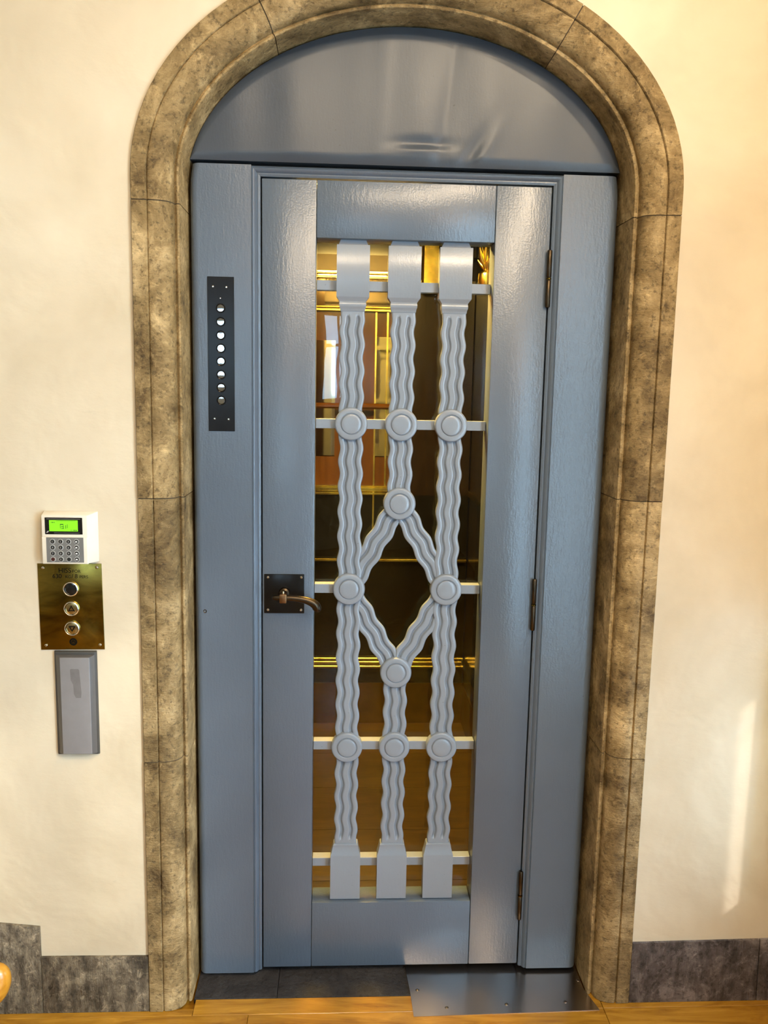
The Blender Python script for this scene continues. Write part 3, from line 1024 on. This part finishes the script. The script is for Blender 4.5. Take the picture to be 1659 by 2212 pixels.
M['button_face'] = mat_metal('button_face_brass', (0.42, 0.34, 0.17), 0.25)
for z, kind in ((1.122, None), (1.073, 1), (1.023, -1)):
    o = mk('button', bring, M['chrome'], cp, (-.4515, -.1345, z))
    fm = bface.copy()
    fm.materials.append(M['black_gloss'] if kind is None else M['button_face'])
    mk('button_face', fm, None, o, (-.4515, -.1345, z))
    if kind:
        mk('arrow_mark', tri_ring(kind), M['dark_print'], o, (-.4515, -.1345, z))
em = mk('emblem', lathe('emblem', [(0, -.0006), (.0092, -.0006), (.0096, 0), (0, 0)], 30), M['dark_print'], cp, (-.4510, -.1345, .9880))
def arc_mark(name, r, w, a0, a1, m, z):
    bm_ = bmesh.new()
    prev = None
    for i in range(13):
        a = math.radians(a0 + (a1 - a0) * i / 12)
        p = [bm_.verts.new((rr * math.cos(a), yv, rr * math.sin(a))) for rr in (r, r + w) for yv in (-.0009, -.0004)]
        if prev:
            for k in ((0, 1), (1, 3), (3, 2), (2, 0)):
                bm_.faces.new((prev[k[0]], prev[k[1]], p[k[1]], p[k[0]]))
        prev = p
    mk(name, finish(bm_, name, 0), m, em, (-.4510, -.1345, z))
arc_mark('emblem_arc', .0044, .0008, -20, 200, M['brass'], .9885)
mk('emblem_bar', box('emblem_bar', -.4550, -.4470, -.1354, -.1349, .9842, .9850), M['brass'], em)
mk('emblem_bar', box('emblem_bar', -.4535, -.4485, -.1354, -.1349, .9872, .9880), M['brass'], em)
for x, z in ((-.5175, 1.1735), (-.3885, 1.1760), (-.5170, .9790), (-.3865, .9810)):
    mk('screw', scr, M['brass_screw'], cp, (x, -.1345, z))

# ------------------------------------------------------------------ card reader
cr = thing('card_reader', (-.447, WALL, .697), 'slim grey card reader with dark rim below the brass call plate', 'card reader')
mk('back_plate', frustum('back_plate', (-.499, -.394, .6965, .9665), (-.496, -.397, .699, .9640), WALL, -.1405, .002), M['dark_plastic'], cr)
mk('cover', frustum('cover', (-.4935, -.3985, .7025, .9575), (-.4790, -.4075, .7060, .9545), -.1405, -.1555, .0008), M['side_plastic'], cr)
mk('face', frustum('face', (-.4790, -.4075, .7060, .9545), (-.4780, -.4085, .7070, .9535), -.1554, -.1562, .0003), M['mid_plastic'], cr)
M['worn_print'] = mat_plain('worn_print', (0.17, 0.16, 0.155), 0.5)
mk('worn_mark', prism_xz('worn_mark', [(-.4545, .924), (-.4520, .926), (-.4350, .926), (-.4325, .923), (-.4285, .866), (-.4300, .852), (-.4425, .852), (-.4470, .862), (-.4480, .885), (-.4535, .898)], -.1564, -.1561), M['worn_print'], cr)

# ------------------------------------------------------------------ steel threshold ramp plate
pl = thing('ramp_plate', (.65, -.08, FL), 'bare steel ramp plate with screws over the threshold', 'ramp plate')
secs = []
for (yy_, z_, xa, xb) in ((.03, FL + .0045, .4005, .8905), (-.085, FL + .0045, .408, .8905), (-.0975, FL + .0044, .4085, .893), (-.165, FL + .0016, .411, .9125)):
    secs.append([(xa, yy_ - (yy_ < -.15) * 0.012, z_), (xb, yy_, z_), (xb, yy_, z_ - .0025), (xa, yy_ - (yy_ < -.15) * 0.012, z_ - .0025)])
mk('plate', loft('ramp_plate', secs, 20), M['steel'], pl)
pscr = lathe('plate_screw', [(0, .0022), (.0028, .0018), (.0052, .0004), (.0055, 0), (0, 0)], 16, 'z')
M['dark_screw'] = mat_metal('dark_screw', (0.16, 0.14, 0.13), 0.35)
for x, yy_, z_ in ((.429, -.082, .0045), (.502, -.148, .0022), (.665, -.140, .0025), (.827, -.135, .0027), (.884, -.054, .0045)):
    mk('screw', pscr, M['dark_screw'], pl, (x, yy_, FL + z_))

# ------------------------------------------------------------------ elevator car behind the glass
ec = thing('elevator_car', (.26, 1.0, FL), 'dim elevator car with orange wood panels and brass rails behind the glazed door', 'elevator car')
X0, X1, Y0, Y1, ZH = -.29, .81, .17, 1.80, 2.32
def part(nm, m, *b_, bev=0.0):
    return mk(nm, box(nm, *b_, bev) if not bev else box(nm, *b_, bev, 1), M[m], ec)
fr_ys = [Y0, .45, .781, 1.118, 1.45, Y1]
for a, b in zip(fr_ys, fr_ys[1:]):
    part('floor_board', 'cab_floor', X0, X1, a + .001, b - .001, FL - .02, FL)
part('back_kick_panel', 'cab_kick', X0, X1, Y1, Y1 + .02, FL, .185)
part('back_lower_panel', 'cab_black', X0, X1, Y1 + .004, Y1 + .03, .185, 1.115)
part('back_wood_panel', 'cab_wood', X0, .500, Y1 + .002, Y1 + .03, 1.16, 1.985)
part('back_dark_panel', 'cab_dark', .500, X1, Y1 + .002, Y1 + .03, 1.115, 2.11)
part('frieze_panel', 'brass_dull', X0, .500, Y1, Y1 + .03, 2.142, 2.215)
part('frieze_dark', 'cab_black', X0, X1, Y1, Y1 + .03, 2.215, ZH)
part('back_upper_panel', 'mirror', X0, .500, Y1 + .001, Y1 + .03, 1.985, 2.142)
for z0, z1, xb in ((.267, .278, X1), (.283, .300, X1), (.304, .318, X1), (.796, .808, X1), (1.116, 1.128, .5), (1.132, 1.152, .5), (1.154, 1.161, .5), (1.962, 1.974, .5), (1.978, 1.986, .5), (2.108, 2.116, .5), (2.128, 2.136, .5)):
    part('brass_rail', 'brass_bright', X0, xb, Y1 - .018, Y1 + .001, z0, z1, bev=.003)
# mirror strips and mullions on the back wall
part('mirror_strip', 'mirror', .04, .17, Y1 - .004, Y1 + .002, 1.30, 1.83)
part('mirror_strip', 'mirror', .36, .43, Y1 - .004, Y1 + .002, 1.30, 1.85)
for xm, za, zb in ((.245, 1.16, 1.96), (.352, .82, 1.96), (.405, 1.16, 1.96)):
    part('brass_mullion', 'brass_bright', xm, xm + .008, Y1 - .012, Y1 + .002, za, zb)
part('handrail', 'cab_wood', X0, .5, Y1 - .06, Y1 - .035, 1.520, 1.545, bev=.008)
part('right_kick_panel', 'cab_kick', X1, X1 + .02, Y0, Y1, FL, .185)
part('right_wall_panel', 'cab_dark', X1 + .004, X1 + .03, Y0, Y1, .185, ZH)
part('right_rail', 'brass', X1 - .015, X1 + .003, Y0, Y1 - .02, .280, .312, bev=.003)
part('right_rail', 'brass', X1 - .015, X1 + .003, Y0, Y1 - .02, 1.12, 1.15, bev=.003)
part('left_wall_panel', 'cab_wood', X0 - .03, X0, Y0, Y1, FL, ZH)
part('corner_column', 'brass_bright', .555, .640, Y1 - .07, Y1 - .002, 2.05, ZH, bev=.01)
part('car_ceiling', 'cab_black', X0, X1, Y0, Y1, ZH, ZH + .03)
part('front_return', 'cab_dark', X0, A0 - .05, Y0 - .02, Y0, FL, ZH)
part('front_return', 'cab_dark', A1 + .09, X1, Y0 - .02, Y0, FL, ZH)
part('ceiling_light', 'cab_lamp', .05, .47, .35, .85, ZH - .012, ZH - .001)
# gilded ornament lamp bracket on the side wall
oc = Vector((.765, 1.22, 2.06))
sc_ = mk('gilt_ornament', lathe('gilt_ornament', [(0, -.075), (.012, -.07), (.026, -.045), (.034, -.015), (.032, .01), (.022, .02), (0, .022)], 24, 'z'), M['brass_bright'], ec, oc)
for i in range(9):
    a = i * 2.4
    h = .03 + .014 * i
    p = [oc + Vector((0, 0, .015)), oc + Vector((.02 * math.cos(a), .02 * math.sin(a), .02 + h * .5)), oc + Vector((.038 * math.cos(a + .3), .038 * math.sin(a + .3), .02 + h))]
    mk('gilt_leaf', tube('gilt_leaf', p, [.005, .011, .003], 8), M['brass_bright'], sc_)
# shaft wall closing the gap between landing door and car
part('sill', 'brass', X0, X1, .132, .166, FL - .02, FL - .001)
bm = bmesh.new()
for b_ in ((-.75, 1.5, 1.9, 1.98, -.3, 2.9), (-.75, -.67, .069, 1.9, -.3, 2.9), (1.42, 1.5, .069, 1.9, -.3, 2.9), (-.67, 1.42, .069, 1.9, 2.82, 2.9), (-.67, 1.42, .14, 1.9, -.3, -.22)):
    bm_box(bm, *b_)
tag(mk('wall_shaft', finish(bm, 'wall_shaft', 0), M['dark_gap']), 'dark shaft walls around the elevator car', 'wall', 'structure')
